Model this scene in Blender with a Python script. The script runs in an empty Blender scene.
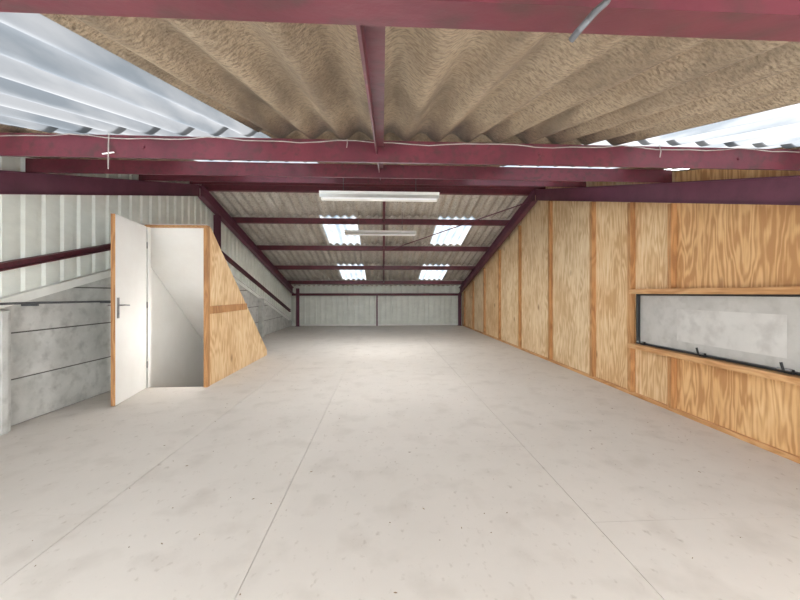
import bpy, math, random
from mathutils import Vector
random.seed(4)
S=bpy.context.scene
try:
    S.view_settings.view_transform='Standard'
    S.view_settings.look='None'
except Exception: pass

# ---------------------------------------------------------------- materials
def new_mat(name):
    m=bpy.data.materials.new(name); m.use_nodes=True
    nt=m.node_tree; b=nt.nodes['Principled BSDF']
    return m,nt,b
def rgb(c): 
    return tuple(((v/255)/12.92 if v/255<=.04045 else ((v/255+.055)/1.055)**2.4) for v in c)+(1,)
def mat(name,c1,c2=None,scale=(3,3,3),rough=.6,bump=0,bscale=60,metal=0,detail=6,c3=None,fine=None,contrast=(.35,.65),c3r=(.5,.72),c4=None,f4=None,c4r=(.55,.75)):
    m,nt,b=new_mat(name); N=nt.nodes; L=nt.links
    b.inputs['Roughness'].default_value=rough; b.inputs['Metallic'].default_value=metal
    c2=c2 or c1
    geo=N.new('ShaderNodeNewGeometry')
    mp=N.new('ShaderNodeMapping'); mp.inputs['Scale'].default_value=scale
    L.new(geo.outputs['Position'],mp.inputs['Vector'])
    n=N.new('ShaderNodeTexNoise'); n.inputs['Scale'].default_value=1; n.inputs['Detail'].default_value=detail
    n.inputs['Roughness'].default_value=.65
    L.new(mp.outputs[0],n.inputs['Vector'])
    r=N.new('ShaderNodeValToRGB'); e=r.color_ramp.elements
    e[0].position=contrast[0]; e[0].color=rgb(c1); e[1].position=contrast[1]; e[1].color=rgb(c2)
    L.new(n.outputs['Fac'],r.inputs['Fac'])
    col=r.outputs['Color']
    for cc,ff,rr in ((c3,fine,c3r),(c4,f4,c4r)):
        if not cc: continue
        n3=N.new('ShaderNodeTexNoise'); n3.inputs['Detail'].default_value=4
        if isinstance(ff,tuple):
            m3=N.new('ShaderNodeMapping'); m3.inputs['Scale'].default_value=ff; n3.inputs['Scale'].default_value=1
            L.new(geo.outputs['Position'],m3.inputs['Vector']); L.new(m3.outputs[0],n3.inputs['Vector'])
        else:
            n3.inputs['Scale'].default_value=ff or 40
            L.new(geo.outputs['Position'],n3.inputs['Vector'])
        r3=N.new('ShaderNodeValToRGB'); r3.color_ramp.elements[0].position=rr[0]; r3.color_ramp.elements[1].position=rr[1]
        L.new(n3.outputs['Fac'],r3.inputs['Fac'])
        mx=N.new('ShaderNodeMixRGB'); mx.inputs[2].default_value=rgb(cc)
        L.new(r3.outputs['Color'],mx.inputs[0]); L.new(col,mx.inputs[1]); col=mx.outputs[0]
    L.new(col,b.inputs['Base Color'])
    if bump:
        nb=N.new('ShaderNodeTexNoise'); nb.inputs['Scale'].default_value=bscale; nb.inputs['Detail'].default_value=5
        L.new(geo.outputs['Position'],nb.inputs['Vector'])
        bp=N.new('ShaderNodeBump'); bp.inputs['Strength'].default_value=bump; bp.inputs['Distance'].default_value=.01
        L.new(nb.outputs['Fac'],bp.inputs['Height']); L.new(bp.outputs[0],b.inputs['Normal'])
    return m
def ply(name,c1,c2,c3,off,vertical=True,gr=.22):
    m,nt,b=new_mat(name); N=nt.nodes; L=nt.links
    b.inputs['Roughness'].default_value=.65
    geo=N.new('ShaderNodeNewGeometry'); mp=N.new('ShaderNodeMapping')
    mp.inputs['Location'].default_value=(off,off*1.7,off*.6)
    mp.inputs['Scale'].default_value=(2.6,2.6,.42) if vertical else (2.6,.42,2.6)
    L.new(geo.outputs['Position'],mp.inputs['Vector'])
    n=N.new('ShaderNodeTexNoise'); n.inputs['Scale'].default_value=1; n.inputs['Detail'].default_value=4
    L.new(mp.outputs[0],n.inputs['Vector'])
    mu=N.new('ShaderNodeMath'); mu.operation='MULTIPLY'; mu.inputs[1].default_value=130
    L.new(n.outputs['Fac'],mu.inputs[0])
    si=N.new('ShaderNodeMath'); si.operation='SINE'; L.new(mu.outputs[0],si.inputs[0])
    n2=N.new('ShaderNodeTexNoise'); n2.inputs['Scale'].default_value=1; n2.inputs['Detail'].default_value=6
    mp2=N.new('ShaderNodeMapping'); mp2.inputs['Scale'].default_value=(50,50,3) if vertical else (50,3,50)
    L.new(geo.outputs['Position'],mp2.inputs['Vector']); L.new(mp2.outputs[0],n2.inputs['Vector'])
    nL=N.new('ShaderNodeTexNoise'); nL.inputs['Scale'].default_value=2.2; nL.inputs['Detail'].default_value=4
    L.new(geo.outputs['Position'],nL.inputs['Vector'])
    r=N.new('ShaderNodeMapRange'); r.inputs[1].default_value=-1; r.inputs[2].default_value=1; r.inputs[3].default_value=0.05; r.inputs[4].default_value=gr+.05
    L.new(si.outputs[0],r.inputs[0])
    ad=N.new('ShaderNodeMath'); ad.operation='MULTIPLY_ADD'; ad.inputs[1].default_value=.65
    L.new(n2.outputs['Fac'],ad.inputs[0]); L.new(r.outputs[0],ad.inputs[2])
    ad2=N.new('ShaderNodeMath'); ad2.operation='MULTIPLY_ADD'; ad2.inputs[1].default_value=.7
    L.new(nL.outputs['Fac'],ad2.inputs[0]); L.new(ad.outputs[0],ad2.inputs[2])
    cr=N.new('ShaderNodeValToRGB'); e=cr.color_ramp.elements
    e[0].position=.5; e[0].color=rgb(c1); e[1].position=1.0; e[1].color=rgb(c3)
    q=e.new(.77); q.color=rgb(c2)
    L.new(ad2.outputs[0],cr.inputs['Fac'])
    vo=N.new('ShaderNodeTexVoronoi'); vo.inputs['Scale'].default_value=2.8
    mp3=N.new('ShaderNodeMapping'); mp3.inputs['Scale'].default_value=(.25,1.0,.6); mp3.inputs['Location'].default_value=(off,off,off)
    L.new(geo.outputs['Position'],mp3.inputs['Vector']); L.new(mp3.outputs[0],vo.inputs['Vector'])
    kr=N.new('ShaderNodeValToRGB'); kr.color_ramp.elements[0].position=.04; kr.color_ramp.elements[0].color=(.85,.85,.85,1)
    kr.color_ramp.elements[1].position=.13; kr.color_ramp.elements[1].color=(0,0,0,1)
    L.new(vo.outputs['Distance'],kr.inputs['Fac'])
    mx=N.new('ShaderNodeMixRGB'); mx.inputs[2].default_value=rgb((150,104,64))
    L.new(kr.outputs[0],mx.inputs[0]); L.new(cr.outputs[0],mx.inputs[1])
    L.new(mx.outputs[0],b.inputs['Base Color'])
    return m

M={}
M['red']=mat('maroon_painted_steel',(106,46,56),(84,36,46),(3,3,3),.5,.15,30,c3=(76,44,46),fine=22)
M['reddk']=mat('maroon_steel_rafter',(108,58,76),(88,46,62),(3,3,3),.5,.15,30)
M['asb']=mat('fibre_cement_roof_sheet',(172,154,130),(146,127,104),(9,1.6,9),.9,.8,90,c3=(108,92,74),fine=(60,130,60),c3r=(.42,.75),c4=(108,94,78),f4=(6,1.0,6),c4r=(.44,.72))
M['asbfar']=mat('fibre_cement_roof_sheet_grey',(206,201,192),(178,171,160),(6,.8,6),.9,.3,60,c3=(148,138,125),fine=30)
M['clad']=mat('cream_metal_cladding',(232,235,226),(218,221,212),(2,2,4),.5)
M['flash']=mat('white_flashing',(238,238,232),(226,226,220),(3,3,3),.45)
M['conc']=mat('concrete_plank',(208,207,202),(182,182,177),(2.6,2.6,2.6),.9,.3,40,c3=(164,163,158),fine=9,c3r=(.5,.78))
M['concdk']=mat('concrete_joint',(104,102,96),(88,86,80),(3,3,3),.95)
M['floor']=mat('dusty_floor_board',(210,203,194),(201,194,185),(.9,.8,.9),.75,.06,120,c3=(190,182,172),fine=4,contrast=(.3,.7),c3r=(.52,.82),c4=(176,166,154),f4=(26,18,26),c4r=(.62,.80))
M['gap']=mat('floor_gap_dark',(146,136,126),(134,126,116),(3,3,3),.9)
M['plyA']=ply('plywood_light',(238,214,176),(228,196,150),(202,160,112),1.3)
M['plyB']=ply('plywood_orange',(232,196,144),(218,174,120),(188,138,88),5.1,gr=.28)
M['plyC']=ply('plywood_pale',(238,218,184),(228,202,162),(202,168,124),9.7)
M['timber']=ply('sawn_timber',(206,160,110),(192,142,92),(164,116,72),7.7)
M['timberH']=ply('sawn_timber_rail',(214,172,122),(202,154,104),(178,128,80),2.2,False)
M['white']=mat('white_paint',(240,239,235),(234,232,227),(2,2,2),.5)
M['black']=mat('black_window_frame',(26,26,28),(34,34,36),(4,4,4),.4)
M['metal']=mat('brushed_metal',(150,150,150),(120,120,120),(8,8,8),.35,metal=.8)
M['galv']=mat('galvanised_rod',(96,98,100),(74,74,76),(12,12,12),.5,metal=.2)
M['cable']=mat('grey_cable',(170,162,155),(140,132,126),(8,8,8),.6)
M['pane']=mat('dirty_polycarbonate_pane',(200,197,191),(186,183,177),(3,3,3),.25,c3=(174,170,163),fine=10,c3r=(.5,.85))
M['pane2']=mat('clean_patch_pane',(213,210,204),(204,201,195),(4,4,4),.25,c3=(192,188,182),fine=8)  # lighter tone for the rectangle on the pane
M['dirt']=mat('dry_debris',(150,126,96),(120,98,74),(20,20,20),.9)
M['tube']=mat('fluorescent_tube_glass',(245,246,248),(240,242,246),(3,3,3),.3)

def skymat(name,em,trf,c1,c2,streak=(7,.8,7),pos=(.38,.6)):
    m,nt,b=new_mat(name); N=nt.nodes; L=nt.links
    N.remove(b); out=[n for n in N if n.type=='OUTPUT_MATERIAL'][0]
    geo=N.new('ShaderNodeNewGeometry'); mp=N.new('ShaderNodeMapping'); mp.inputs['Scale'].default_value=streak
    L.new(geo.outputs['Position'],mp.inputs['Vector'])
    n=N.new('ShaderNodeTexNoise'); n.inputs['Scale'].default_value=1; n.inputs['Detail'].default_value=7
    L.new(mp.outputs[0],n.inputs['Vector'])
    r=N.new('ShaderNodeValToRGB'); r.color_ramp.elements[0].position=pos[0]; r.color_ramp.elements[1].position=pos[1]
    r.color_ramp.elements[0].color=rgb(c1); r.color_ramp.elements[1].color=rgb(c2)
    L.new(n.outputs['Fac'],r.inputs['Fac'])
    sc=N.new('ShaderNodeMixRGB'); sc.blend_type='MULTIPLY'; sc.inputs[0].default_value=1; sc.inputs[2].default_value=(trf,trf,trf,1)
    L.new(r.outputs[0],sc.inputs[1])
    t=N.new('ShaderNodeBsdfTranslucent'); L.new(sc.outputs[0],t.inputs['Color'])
    e=N.new('ShaderNodeEmission'); e.inputs['Strength'].default_value=em; L.new(r.outputs[0],e.inputs['Color'])  # emission puts a daylight glow into the sheet on top of its translucency
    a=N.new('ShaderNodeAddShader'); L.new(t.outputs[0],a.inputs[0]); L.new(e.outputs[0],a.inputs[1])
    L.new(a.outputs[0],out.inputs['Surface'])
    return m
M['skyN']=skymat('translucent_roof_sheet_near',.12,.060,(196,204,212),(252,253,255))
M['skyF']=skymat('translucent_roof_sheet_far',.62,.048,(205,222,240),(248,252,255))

# ---------------------------------------------------------------- builder
class B:
    def __init__(s): s.v=[];s.f=[];s.m=[];s.mats=[]
    def mi(s,k):
        if k not in s.mats: s.mats.append(k)
        return s.mats.index(k)
    def poly(s,pts,k):
        i=len(s.v); s.v+= [tuple(p) for p in pts]; s.f.append(tuple(range(i,i+len(pts)))); s.m.append(s.mi(k))
    def box(s,x0,x1,y0,y1,z0,z1,k):
        s.ext([(x0,y0,z0),(x1,y0,z0),(x1,y1,z0),(x0,y1,z0)],(0,0,z1-z0),k)
    def ext(s,ring,d,k):
        s.loft(ring,[(p[0]+d[0],p[1]+d[1],p[2]+d[2]) for p in ring],k)
    def loft(s,A,Bq,k,caps=True):
        i=len(s.v); n=len(A); s.v+=[tuple(p) for p in A]+[tuple(p) for p in Bq]; q=s.mi(k)
        for j in range(n):
            s.f.append((i+j,i+(j+1)%n,i+n+(j+1)%n,i+n+j)); s.m.append(q)
        if caps:
            s.f.append(tuple(range(i+n-1,i-1,-1))); s.m.append(q)
            s.f.append(tuple(range(i+n,i+2*n))); s.m.append(q)
    def tube(s,pts,r,k,n=10):
        pts=[Vector(p) for p in pts]; rings=[]
        for a,p in enumerate(pts):
            d=(pts[min(a+1,len(pts)-1)]-pts[max(a-1,0)]).normalized()
            up=Vector((0,0,1)) if abs(d.z)<.95 else Vector((1,0,0))
            u=d.cross(up).normalized(); w=u.cross(d)
            rings.append([tuple(p+u*r*math.cos(t*2*math.pi/n)+w*r*math.sin(t*2*math.pi/n)) for t in range(n)])
        for a in range(len(rings)-1): s.loft(rings[a],rings[a+1],k,caps=(a in(0,len(rings)-2)))
    def grid(s,rows,k):
        i=len(s.v); w=len(rows[0]); q=s.mi(k)
        for r in rows: s.v+=[tuple(p) for p in r]
        for a in range(len(rows)-1):
            for c in range(w-1):
                s.f.append((i+a*w+c,i+a*w+c+1,i+(a+1)*w+c+1,i+(a+1)*w+c)); s.m.append(q)
    def done(s,name,parent=None,smooth=False,bevel=0,fixn=True):
        me=bpy.data.meshes.new(name)
        c=Vector([(min(v[i] for v in s.v)+max(v[i] for v in s.v))/2 for i in range(3)])
        me.from_pydata([tuple(Vector(v)-c) for v in s.v],[],s.f); me.update()
        for k in s.mats: me.materials.append(M[k])
        for p,m in zip(me.polygons,s.m): p.material_index=m; p.use_smooth=smooth
        if fixn:
            import bmesh
            bm=bmesh.new(); bm.from_mesh(me); bmesh.ops.recalc_face_normals(bm,faces=bm.faces); bm.to_mesh(me); bm.free()
        o=bpy.data.objects.new(name,me); o.location=c; S.collection.objects.link(o)
        if bevel:
            b=o.modifiers.new('Bevel','BEVEL'); b.width=bevel; b.segments=2; b.limit_method='ANGLE'
        if parent:
            bpy.context.view_layer.update(); o.parent=parent
            o.matrix_parent_inverse=parent.matrix_world.inverted()
        return o
def empty(name):
    e=bpy.data.objects.new(name,None); S.collection.objects.link(e); return e

# ---------------------------------------------------------------- geometry constants
XL,XR=-3.33,2.95
YF,YB=13.0,-.35
YR=6.35; ZR=3.25
SL=.272
P1,P2=.335,1.97
def roof(y): return ZR-SL*abs(y-YR)       # underside of roof sheets (mean)

# ---------------------------------------------------------------- floor
b=B()
cols=[(-3.45,-1.57),(-1.57,-.58),(-.58,1.10),(1.10,3.0)]
g=.0015
for ci,(a,c) in enumerate(cols):
    y=YB-.1-(ci*0.87)%2.4
    while y<YF+.05:
        y0=max(y,YB-.1); y1=min(y+2.44,YF+.1)
        if y1>y0:
            x0=a+g; x1=c-g
            if ci==0:
                segs=[]
                if y0<4.6: segs.append((x0,x1,y0,min(y1,4.6)))
                if y1>4.6 and y0<6.9: segs.append((-2.26,x1,max(y0,4.6),min(y1,6.9)))
                if y1>6.9: segs.append((x0,x1,max(y0,6.9),y1))
            else: segs=[(x0,x1,y0,y1)]
            for (p,q,r,t) in segs: b.box(p,q,r+.0007,t-.0007,-.022,0,'floor')
        y+=2.44
b.box(-2.26,3.0,YB-.1,YF+.1,-.2,-.006,'gap')
b.box(-3.45,-2.26,YB-.1,4.6,-.2,-.006,'gap')
b.box(-3.45,-2.26,6.9,YF+.1,-.2,-.006,'gap')
b.done('floor',fixn=True)

# ---------------------------------------------------------------- ceiling (corrugated roof)
ceil=empty('ceiling')
PT=.177; AM=.025
def sheet(bb,x0,x1,y0,y1,k,lift0=0,lift1=0):
    n=max(2,int(round((x1-x0)/PT*12))); rows=[]
    for j in range(5):
        t=j/4; y=y0+(y1-y0)*t; li=lift0+(lift1-lift0)*t
        rows.append([(x0+(x1-x0)*i/n,y,roof(y)+.028+li+AM*math.sin(2*math.pi*(x0+(x1-x0)*i/n)/PT)) for i in range(n+1)])
    bb.grid(rows,k)
near=[-.42,P1,P2,3.4,4.9,YR]; far=[YR,7.8,9.3,10.8,12.3,13.15]
skyl=empty('roof_skylight')
def bay(y0,y1,holes,k,kk,l0,l1):
    xs=[XL-.12]
    for (a,c) in holes: xs+= [a,c]
    xs.append(XR+.14)
    for i in range(len(xs)-1):
        q=B()
        if i%2==0:
            sheet(q,xs[i],xs[i+1],y0-.04,y1+.04,k,l0,l1)
            o=q.done('roof_sheet',ceil,True,fixn=False)
            sd=o.modifiers.new('Solidify','SOLIDIFY'); sd.thickness=.007; sd.offset=1
        else:
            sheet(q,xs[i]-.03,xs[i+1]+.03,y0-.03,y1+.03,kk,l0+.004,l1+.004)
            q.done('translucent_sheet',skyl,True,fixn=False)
NH=[(-1.95,-.70),(1.50,2.45)]
N2=[(-1.95,-.70),(1.2,2.45)]
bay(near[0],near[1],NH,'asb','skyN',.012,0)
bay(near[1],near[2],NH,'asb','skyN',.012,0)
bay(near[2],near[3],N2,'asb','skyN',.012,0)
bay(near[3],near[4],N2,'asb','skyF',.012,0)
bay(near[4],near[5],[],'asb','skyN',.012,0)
FH=[(-1.40,-.58),(1.25,2.08)]
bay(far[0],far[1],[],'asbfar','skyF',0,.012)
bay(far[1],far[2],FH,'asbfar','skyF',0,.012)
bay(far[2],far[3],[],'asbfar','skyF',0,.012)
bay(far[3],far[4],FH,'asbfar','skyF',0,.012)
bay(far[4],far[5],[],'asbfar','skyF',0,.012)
q=B()
q.ext([(XL-.12,YR-.25,ZR+.0),(XL-.12,YR,ZR+.07),(XL-.12,YR+.25,ZR+.0),(XL-.12,YR+.25,ZR+.02),(XL-.12,YR,ZR+.10),(XL-.12,YR-.25,ZR+.02)],(XR-XL+.26,0,0),'asb')
q.done('ridge_cap',ceil)

# ---------------------------------------------------------------- steel purlins (C section)
def purlin(y,h=.13,x0=XL+.03,x1=XR-.03,k='red'):
    zt=roof(y)-.002; t=.006; w=.055; l=.018
    pr=[(0,0),(w,0),(w,-l),(w-t,-l),(w-t,-t),(t,-t),(t,-h+t),(w-t,-h+t),(w-t,-h+l),(w,-h+l),(w,-h),(0,-h)]
    q=B(); s=SL if y<YR else -SL
    q.ext([(x0,y+a,zt+c+s*a) for a,c in pr],(x1-x0,0,0),k)
    return q
PO={}
for y in (P1,P2,3.4,4.9,YR-.2):
    q=purlin(y,h=.122 if y==P2 else .13)
    if y in (P1,P2):
        for x in (-2.6,-1.3,.9,2.1):
            q.tube([(x,y-.008,roof(y)-.065),(x,y+.002,roof(y)-.065)],.009,'red',6)
    PO[y]=q.done('steel_purlin')
for y in (YR+.2,7.8,9.3,10.8,12.3):
    PO[y]=purlin(y,.11).done('steel_purlin')
q=B(); q.box(XL+.03,XR-.03,12.87,12.93,1.10,1.19,'red'); q.box(XL+.03,XR-.03,12.82,12.93,1.18,1.19,'red'); q.done('steel_eaves_beam',bevel=.003)

def rafter(xc,y0,y1,name):
    q=B(); w=.05; t=.008; H=.2
    pr=[(-w,0),(w,0),(w,-t),(t/2,-t),(t/2,-H+t),(w,-H+t),(w,-H),(-w,-H),(-w,-H+t),(-t/2,-H+t),(-t/2,-t),(-w,-t)]
    def ring(y): return [(xc+a,y,roof(y)-.137+c) for a,c in pr]
    q.loft(ring(y0),ring(y1),'reddk')
    q.done(name)
for xc in (XL+.10,XR-.13):
    rafter(xc,YB+.05,YR-.02,'steel_rafter')
    rafter(xc,YR+.02,12.70,'steel_rafter')
for y0,y1,p in zip([P1+.06,P2+.06,3.46,4.96],[P2,3.4,4.9,6.1],[P2,3.4,4.9,YR-.2]):
    q=B(); xa,xb=-.038,.004
    def rg(y): return [(xa,y,roof(y)-.03),(xb,y,roof(y)-.03),(xb,y,roof(y)-.038),(xa+.006,y,roof(y)-.038),(xa+.006,y,roof(y)-.08),(xa,y,roof(y)-.08)]
    q.loft(rg(y0),rg(y1),'red')
    q.done('sag_bar',PO[p])
for y0,y1 in zip([6.61,7.86,9.36,10.86],[7.8,9.3,10.8,12.3]):
    q=B()
    q.loft([(-.0,y0,roof(y0)-.03),(.05,y0,roof(y0)-.03),(.05,y0,roof(y0)-.08),(-.0,y0,roof(y0)-.08)],
           [(-.0,y1,roof(y1)-.03),(.05,y1,roof(y1)-.03),(.05,y1,roof(y1)-.08),(-.0,y1,roof(y1)-.08)],'red')
    q.done('sag_bar',PO[y1])
q=B()
q.tube([(2.75,6.5,2.92),(0.1,9.3,roof(9.3)-.13)],.012,'reddk',8); q.done('steel_brace_rod')
def column(x,y,zt,name='steel_column',w=.05):
    q=B(); t=.008
    pr=[(-w,-w),(w,-w),(w,-w+t),(t,-w+t),(t,w-t),(w,w-t),(w,w),(-w,w),(-w,w-t),(-t,w-t),(-t,-w+t),(-w,-w+t)]
    q.ext([(x+a,y+c,0) for a,c in pr],(0,0,zt),'reddk')
    q.box(x-w-.02,x+w+.02,y-w-.02,y+w+.02,0,.012,'reddk')
    q.done(name)
column(XL+.27,12.76,roof(12.8)-.13); column(XR-.13,12.76,roof(12.78)-.33)
column(XL+.10,7.0,roof(7.0)-.36)
q=B(); q.box(-.24,-.19,12.82,12.865,0,1.17,'reddk'); q.done('steel_wall_post')

# ---------------------------------------------------------------- walls
def clad_profile(a0,a1,pitch=.2,d=.022):
    out=[]; a=a0
    while a<a1:
        out+=[(a,0),(a+pitch*.55,0),(a+pitch*.65,d),(a+pitch*.9,d)]
        a+=pitch
    out.append((a1,0)); return [p for p in out if p[0]<=a1]
wl=empty('wall_left')
OFF=1.30
def Lz(y): return max(.0,roof(y)-OFF)
q=B()
pr=clad_profile(YB,YF)
pts=sorted(pr+[(YR,0)])
q.grid([[(XL-.02-d,y,max(0.02,Lz(y)-.04)) for y,d in pts],[(XL-.02-d,y,roof(y)+.02) for y,d in pts]],'clad')
q.done('metal_cladding',wl,fixn=False)
q=B()
def slopebar(q,x0,x1,o0,o1,y0,y1,k):
    for a,c in ((y0,min(YR,y1)),(max(YR,y0),y1)):
        if c>a:
            q.loft([(x0,a,roof(a)-o1),(x1,a,roof(a)-o1),(x1,a,roof(a)-o0),(x0,a,roof(a)-o0)],
                   [(x0,c,roof(c)-o1),(x1,c,roof(c)-o1),(x1,c,roof(c)-o0),(x0,c,roof(c)-o0)],k)
slopebar(q,XL-.02,XL+.02,OFF-.05,OFF+.03,1.0,12.6,'flash')
slopebar(q,XL-.02,XL+.05,OFF-.06,OFF-.045,1.0,12.6,'flash')
q.done('sloping_flashing',wl)
q=B()
slopebar(q,XL-.015,XL+.055,.93,.94,.2,12.7,'red'); slopebar(q,XL-.015,XL+.055,.99,1.0,.2,12.7,'red')
slopebar(q,XL-.015,XL-.005,.93,1.0,.2,12.7,'red')
q.done('cladding_rail',wl)
q=B()
rows=[0,.42,.84,1.26,1.68,2.1]
for z0,z1 in zip(rows[:-1],rows[1:]):
    ys=[YB+i*.1 for i in range(int((YF-YB)/.1)+2)]
    for a,c in zip(ys[:-1],ys[1:]):
        ta=min(z1-.007,Lz(a)+.02); tc=min(z1-.007,Lz(c)+.02)
        if ta>z0+.007 and tc>z0+.007:
            q.poly([(XL,a,z0+.007),(XL,c,z0+.007),(XL,c,tc),(XL,a,ta)],'conc')
            q.poly([(XL,a,ta),(XL,c,tc),(XL-.02,c,tc),(XL-.02,a,ta)],'conc')
            q.poly([(XL,a,z0+.007),(XL,c,z0+.007),(XL-.02,c,z0+.007),(XL-.02,a,z0+.007)],'conc')
for pa,pb in ((YB,4.5),(6.95,YF)):
    q.grid([[(XL-.012,pa,0),(XL-.012,pb,0)],[(XL-.012,pa,Lz(pa)),(XL-.012,pb,Lz(pb))]],'concdk')
q.grid([[(XL-.10,YB,-.2),(XL-.10,YR,-.2),(XL-.10,YF,-.2)],[(XL-.10,YB,roof(YB)),(XL-.10,YR,roof(YR)),(XL-.10,YF,roof(YF))]],'concdk')
q.done('concrete_planks',wl,fixn=False)
for y in (.1,3.13,9.6):
    q=B(); zt=min(1.05,Lz(y)+.0)
    q.box(XL+.003,XL+.11,y-.07,y+.07,0,zt,'conc')
    q.box(XL+.11,XL+.13,y-.03,y+.03,0,zt,'conc')
    q.done('concrete_post',wl,bevel=.008)

wb=empty('wall_back')
q=B(); pr=clad_profile(XL-.1,XR+.1,.2,.022)
q.grid([[(x,YF+.0-d,0) for x,d in pr],[(x,YF+.0-d,1.5) for x,d in pr]],'clad')
q.done('metal_cladding',wb,fixn=False)
q=B(); q.box(XL-.1,XR+.1,YF+.03,YF+.06,-.2,1.45,'clad'); q.done('outer_skin',wb)
q=B(); q.box(XL,XR,YF-.06,YF-.03,0,.05,'flash'); q.done('base_trim',wb)

wr=empty('wall_right')
studs=[.85,2.08,3.40,3.98,4.74,5.98,7.34,8.64,9.95,11.2,12.4]
WZ0,WZ1=.62,1.19; WY0,WY1=1.3,3.9
edges=[YB]+studs+[YF]
kinds=['plyA','plyB','plyB','plyA','plyA','plyC','plyC','plyC','plyA','plyC','plyA','plyC']
for i,(a,c) in enumerate(zip(edges[:-1],edges[1:])):
    q=B(); k=kinds[i]; x0=XR; x1=XR+.018
    a2=a+.003; c2=c-.003
    def pan(ya,yc,zf,zt):
        if isinstance(zt,str):
            ring=[(x0,ya,zf),(x0,yc,zf)]
            if ya<YR<yc: ring+=[(x0,yc,roof(yc)-.02),(x0,YR,roof(YR)-.02),(x0,ya,roof(ya)-.02)]
            else: ring+=[(x0,yc,roof(yc)-.02),(x0,ya,roof(ya)-.02)]
        else: ring=[(x0,ya,zf),(x0,yc,zf),(x0,yc,zt),(x0,ya,zt)]
        q.ext(ring,(.018,0,0),k)
    if c<=WY0 or a>=3.95: pan(a2,c2,0,'r')
    elif a<WY0<c:
        pan(a2,WY0,0,'r'); pan(WY0,c2,0,WZ0); pan(WY0,c2,WZ1,'r')
    else:
        pan(a2,c2,0,WZ0); pan(a2,c2,WZ1,'r')
        if c2>WY1: pan(WY1,c2,WZ0,WZ1)
    q.done('plywood_panel',wr)
q=B()
for y in studs:
    w=.045 if y not in(3.98,4.74,5.98) else .055
    x0,x1=XR-.06,XR
    zt=roof(y)-.345
    if y in (2.08,3.40):
        q.box(x0,x1,y-w/2,y+w/2,.04,WZ0-.05,'timber'); q.box(x0,x1,y-w/2,y+w/2,WZ1+.055,zt,'timber')
    else: q.box(x0,x1,y-w/2,y+w/2,.04,zt,'timber')
q.box(XR-.03,XR,YB+.02,12.7,0,.04,'timberH')
q.done('timber_studs',wr,bevel=.002)
q=B()
q.box(XR-.085,XR,WY0-.3,4.0-.055,WZ1+.0,WZ1+.055,'timberH')
q.box(XR-.10,XR,WY0-.3,4.0-.05,WZ0-.055,WZ0-.005,'timberH')
q.done('window_timber_rails',wr,bevel=.003)
q=B()
q.poly([(XR+.06,YB,-.2),(XR+.06,WY0,-.2),(XR+.06,WY0,roof(WY0)),(XR+.06,YB,roof(YB))],'concdk')
q.poly([(XR+.06,WY1,-.2),(XR+.06,YF,-.2),(XR+.06,YF,roof(YF)),(XR+.06,YR,ZR),(XR+.06,WY1,roof(WY1))],'concdk')
q.poly([(XR+.06,WY0,-.2),(XR+.06,WY1,-.2),(XR+.06,WY1,WZ0),(XR+.06,WY0,WZ0)],'concdk')
q.poly([(XR+.06,WY0,WZ1),(XR+.06,WY1,WZ1),(XR+.06,WY1,roof(WY1)),(XR+.06,WY0,roof(WY0))],'concdk')
q.done('outer_skin',wr,fixn=False)

win=empty('window_1')
q=B(); X0,X1=XR-.035,XR+.03; t=.018
q.box(X0,X1,WY0,WY1,WZ1-t,WZ1,'black'); q.box(X0,X1,WY0,WY1,WZ0,WZ0+t,'black')
q.box(X0,X1,WY0,WY0+t,WZ0+t,WZ1-t,'black'); q.box(X0,X1,WY1-t,WY1,WZ0+t,WZ1-t,'black')
q.done('frame',win,bevel=.004)
q=B(); q.box(XR+.004,XR+.010,WY0+t,WY1-t,WZ0+t,WZ1-t,'pane'); q.done('pane',win)
q=B(); q.box(XR+.002,XR+.004,2.42,3.38,.72,1.04,'pane2'); q.done('pane_patch',win)
for i,y in enumerate((3.78,3.05,2.37)):
    q=B()
    q.box(X0-.014,X0,y-.03,y+.03,WZ0+.0,WZ0+.035,'black')
    q.tube([(X0-.012,y,WZ0+.02),(X0-.04,y+.01,WZ0+.03),(X0-.045,y+.02,WZ0+.08)],.009,'black',8)
    q.tube([(X0-.03,y-.03,WZ0+.03),(X0-.03,y+.055,WZ0+.03)],.009,'metal',8)
    q.done('latch_%d'%(i+1),win)

wf=B()
wf.box(XL-.1,XR+.06,YB-.05,YB,-.2,.2,'clad'); wf.box(XL-.1,XR+.06,YB-.05,YB,1.3,1.44,'clad')
for a,c in ((XL-.1,-3.1),(-.25,.25),(2.8,XR+.06)): wf.box(a,c,YB-.05,YB,.2,1.3,'clad')
wf.done('wall_front')
for i,(a,c) in enumerate(((-3.1,-.25),(.25,2.8))):  # framed openings added behind the camera to let fill daylight in
    q=B(); 
    q.box(a,c,YB-.05,YB-.01,.2,.24,'flash'); q.box(a,c,YB-.05,YB-.01,1.26,1.3,'flash')
    for x in (a,(a+c)/2-.02,c-.04): q.box(x,x+.04,YB-.05,YB-.01,.24,1.26,'flash')
    q.done('window_%d'%(i+2))

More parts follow.
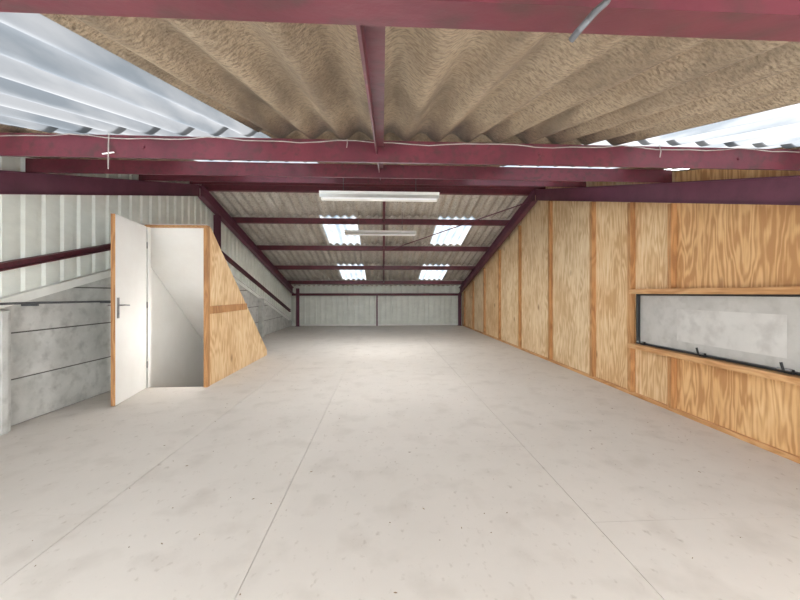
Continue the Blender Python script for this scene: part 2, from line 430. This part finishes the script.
# ---------------------------------------------------------------- stair enclosure
st=empty('stair_enclosure')
YD=4.57; XA=-2.24
q=B()
q.ext([(XA,YD+.06,0),(XA,6.89,0),(XA,6.89,.10),(XA,4.68,2.05),(XA,YD+.06,2.05)],(-.018,0,0),'plyA')
q.done('plywood_side_panel',st)
q=B()
q.ext([(XA-.018,YD+.06,0),(XA-.018,6.88,0),(XA-.018,6.88,.09),(XA-.018,4.68,2.04),(XA-.018,YD+.06,2.04)],(-.006,0,0),'white')
q.done('inner_lining',st)
q=B(); q.box(XA,XA+.014,YD+.06,5.86,.93,1.03,'timber'); q.done('side_batten',st,bevel=.002)
q=B()
q.box(XA-.035,XA+.012,YD-.01,YD+.06,0,2.06,'timber')
q.box(-3.0,XA-.035,YD-.01,YD+.06,2.035,2.06,'timberH')
q.box(-3.0,-2.965,YD+.01,YD+.06,0,2.035,'white')
q.box(XL+.01,-3.0,YD+.01,YD+.05,0,2.06,'white')
q.done('door_frame',st,bevel=.002)
q=B()
q.ext([(XL+.01,4.63,2.06),(XL+.01,6.9,.08),(XL+.01,6.9,.10),(XL+.01,4.63,2.085)],(XA-.018-XL-.01,0,0),'white')
q.done('sloping_cover',st)
q=B()
q.poly([(XL+.012,YD+.05,-1.6),(XL+.012,6.9,-1.6),(XL+.012,6.9,.08),(XL+.012,YD+.05,2.06)],'white')
q.poly([(XA-.03,YD+.05,-1.6),(XA-.03,6.9,-1.6),(XA-.03,6.9,-.02),(XA-.03,YD+.05,-.02)],'white')
q.poly([(XL,6.9,-1.6),(XA,6.9,-1.6),(XA,6.9,.09),(XL,6.9,.09)],'white')
q.poly([(XL,YD+.05,-1.6),(XA,YD+.05,-1.6),(XA,YD+.05,-.02),(XL,YD+.05,-.02)],'white')
q.poly([(XL,YD+.05,-1.6),(XA,YD+.05,-1.6),(XA,6.9,-1.6),(XL,6.9,-1.6)],'white')
q.done('stairwell_lining',st,fixn=False)
q=B()
for i in range(8):
    y=YD+.08+i*.24; z=-.19*(i+1)
    q.box(XL+.02,XA-.035,y,y+.27,z-.03,z,'timberH')
q.done('stair_treads',st,bevel=.004)
# unseen light and holder, added to brighten the stairwell behind the doorway
q=B()
q.tube([(-2.265,4.72,.80),(-2.295,4.72,.80)],.035,'flash',12)
q.done('stairwell_lamp_holder',st)
L=bpy.data.lights.new('stairwell_lamp','POINT'); L.energy=10; L.shadow_soft_size=.04; L.color=(1,.985,.96)
lo=bpy.data.objects.new('stairwell_lamp',L); lo.location=(-2.34,4.74,.70); S.collection.objects.link(lo)

d=empty('door_1')
hx,hy=-2.965,YD-.02; fx,fy=-2.815,3.826
dv=Vector((fx-hx,fy-hy,0)); ln=dv.length; dv.normalize(); nv=Vector((-dv.y,dv.x,0))
if nv.x<0: nv=-nv
def dbox(q,s0,s1,n0,n1,z0,z1,k):
    P=lambda s,n:(hx+dv.x*s+nv.x*n,hy+dv.y*s+nv.y*n,z0)
    q.ext([P(s0,n0),P(s1,n0),P(s1,n1),P(s0,n1)],(0,0,z1-z0),k)
q=B(); dbox(q,0.01,ln-.006,-.04,0,.01,2.035,'white'); dbox(q,ln-.006,ln,-.04,0,.01,2.035,'timber'); q.done('leaf',d,bevel=.002)
q=B()
dbox(q,ln-.075,ln-.035,0,.006,.93,1.15,'metal')
def P(s,n,z): return (hx+dv.x*s+nv.x*n,hy+dv.y*s+nv.y*n,z)
q.tube([P(ln-.055,.004,1.07),P(ln-.055,.045,1.07),P(ln-.07,.055,1.07),P(ln-.17,.055,1.065)],.008,'metal',10)
q.tube([P(ln-.055,.004,.98),P(ln-.055,.012,.98)],.011,'metal',10)
dbox(q,ln-.075,ln-.035,-.046,-.04,.93,1.15,'metal')
q.tube([P(ln-.055,-.044,1.07),P(ln-.055,-.085,1.07),P(ln-.07,-.095,1.07),P(ln-.17,-.095,1.065)],.008,'metal',10)
q.done('lever_handle',d)
q=B()
for z in (.3,1.05,1.8): q.tube([P(.0,.006,z-.04),P(.0,.006,z+.04)],.007,'metal',8)
q.done('hinges',d)

# ---------------------------------------------------------------- fluorescent fixtures
def fixture(x,y,z,ln=1.53,en=30):
    q=B(); a=x-ln/2
    q.ext([(a,y-.03,z+.02),(a,y+.03,z+.02),(a,y+.035,z+.075),(a,y-.035,z+.075)],(ln,0,0),'flash')
    q.ext([(a+.01,y-.035,z+.03),(a+.01,y-.085,z-.02),(a+.01,y-.088,z-.018),(a+.01,y-.036,z+.036)],(ln-.02,0,0),'flash')
    q.ext([(a+.01,y+.035,z+.03),(a+.01,y+.085,z-.02),(a+.01,y+.088,z-.018),(a+.01,y+.036,z+.036)],(ln-.02,0,0),'flash')
    q.tube([(a+.04,y,z-.005),(a+ln-.04,y,z-.005)],.014,'tube',12)
    for e in (a+.02,a+ln-.04): q.box(e,e+.02,y-.02,y+.02,z-.025,z+.02,'flash')
    for e in (a+.3,a+ln-.3): q.tube([(e,y,z+.07),(e,y,roof(y)+.0)],.004,'galv',6)
    o=q.done('fluorescent_light_fixture')
    l=bpy.data.lights.new('fluorescent_lamp','AREA'); l.shape='RECTANGLE'; l.size=ln-.1; l.size_y=.05; l.energy=en; l.color=(.98,.99,1)  # area light added below the tube as room fill
    lo=bpy.data.objects.new('fluorescent_lamp',l); lo.location=(x,y,z-.03); S.collection.objects.link(lo)
    bpy.context.view_layer.update(); lo.parent=o; lo.matrix_parent_inverse=o.matrix_world.inverted()
fixture(-.04,4.5,2.42,en=38); fixture(-.05,7.5,2.46,en=68)

# ---------------------------------------------------------------- cables, hook, conduit
q=B(); y=P2-.015
pts=[]
for i in range(60):
    x=-3.2+i*6.0/59
    pts.append((x,y,roof(y)-.005-.018*abs(math.sin(i*.42))-.004*math.sin(i*1.9)))
q.tube(pts,.0028,'cable',6)
for x,l in ((-1.47,.19),(-.2,.05),(1.6,.07)): q.tube([(x,y-.002,roof(y)+.0),(x+.004,y-.01,roof(y)-l*.5),(x,y-.006,roof(y)-l)],.003,'cable',6)
q.tube([(-1.5,y-.006,roof(y)-.11),(-1.44,y-.006,roof(y)-.10)],.004,'flash',6)
q.done('electrical_cable')
# bent hook bar hanging from the roof in front of the first purlin
q=B()
q.tube([(.204,.325,1.60),(.203,.31,1.53),(.202,.30,1.475),(.199,.297,1.462),(.194,.295,1.453),(.184,.295,1.444),(.177,.296,1.436),(.173,.30,1.432),(.171,.31,1.43)],.0030,'galv',10)
q.done('steel_hook')
q=B(); q.tube([(XL+.14,2.2,1.1),(XL+.14,3.2,1.11),(XL+.13,4.45,1.10)],.011,'galv',10)
for yy in (2.4,3.4,4.3): q.box(XL+.002,XL+.14,yy-.01,yy+.01,1.08,1.1,'galv')
q.done('conduit_pipe')

q=B()
for i in range(420):
    x=random.uniform(-2.0,2.7); y=random.uniform(.9,12.5)
    if y>4.4 and x<-2.1: continue
    s=random.uniform(.0015,.004); a=random.uniform(0,6.28); l=s*random.uniform(1,3)
    q.ext([(x+l*math.cos(a),y+l*math.sin(a),0.0005),(x-s*math.sin(a),y+s*math.cos(a),0.0005),(x-l*math.cos(a),y-l*math.sin(a),0.0005),(x+s*.6*math.sin(a),y-s*.6*math.cos(a),0.0005)],(0,0,.002),'dirt')
q.done('floor_debris')

# ---------------------------------------------------------------- world, sun, camera
w=bpy.data.worlds.new('sky'); S.world=w; w.use_nodes=True
bg=w.node_tree.nodes['Background']; bg.inputs[0].default_value=(.94,.97,1,1); bg.inputs[1].default_value=11.5
sun=bpy.data.lights.new('sun','SUN'); sun.energy=42; sun.angle=.2; so=bpy.data.objects.new('sun',sun)
so.rotation_euler=(math.radians(-15),math.radians(50),0); S.collection.objects.link(so)

cam=bpy.data.cameras.new('camera'); co=bpy.data.objects.new('camera',cam); S.collection.objects.link(co)
cam.sensor_width=36; cam.lens=36*350/800; cam.clip_start=.02
cam.shift_y=-7/800
co.location=(0,0,1.2); co.rotation_euler=(math.radians(90),0,-math.radians(2.8))
S.camera=co
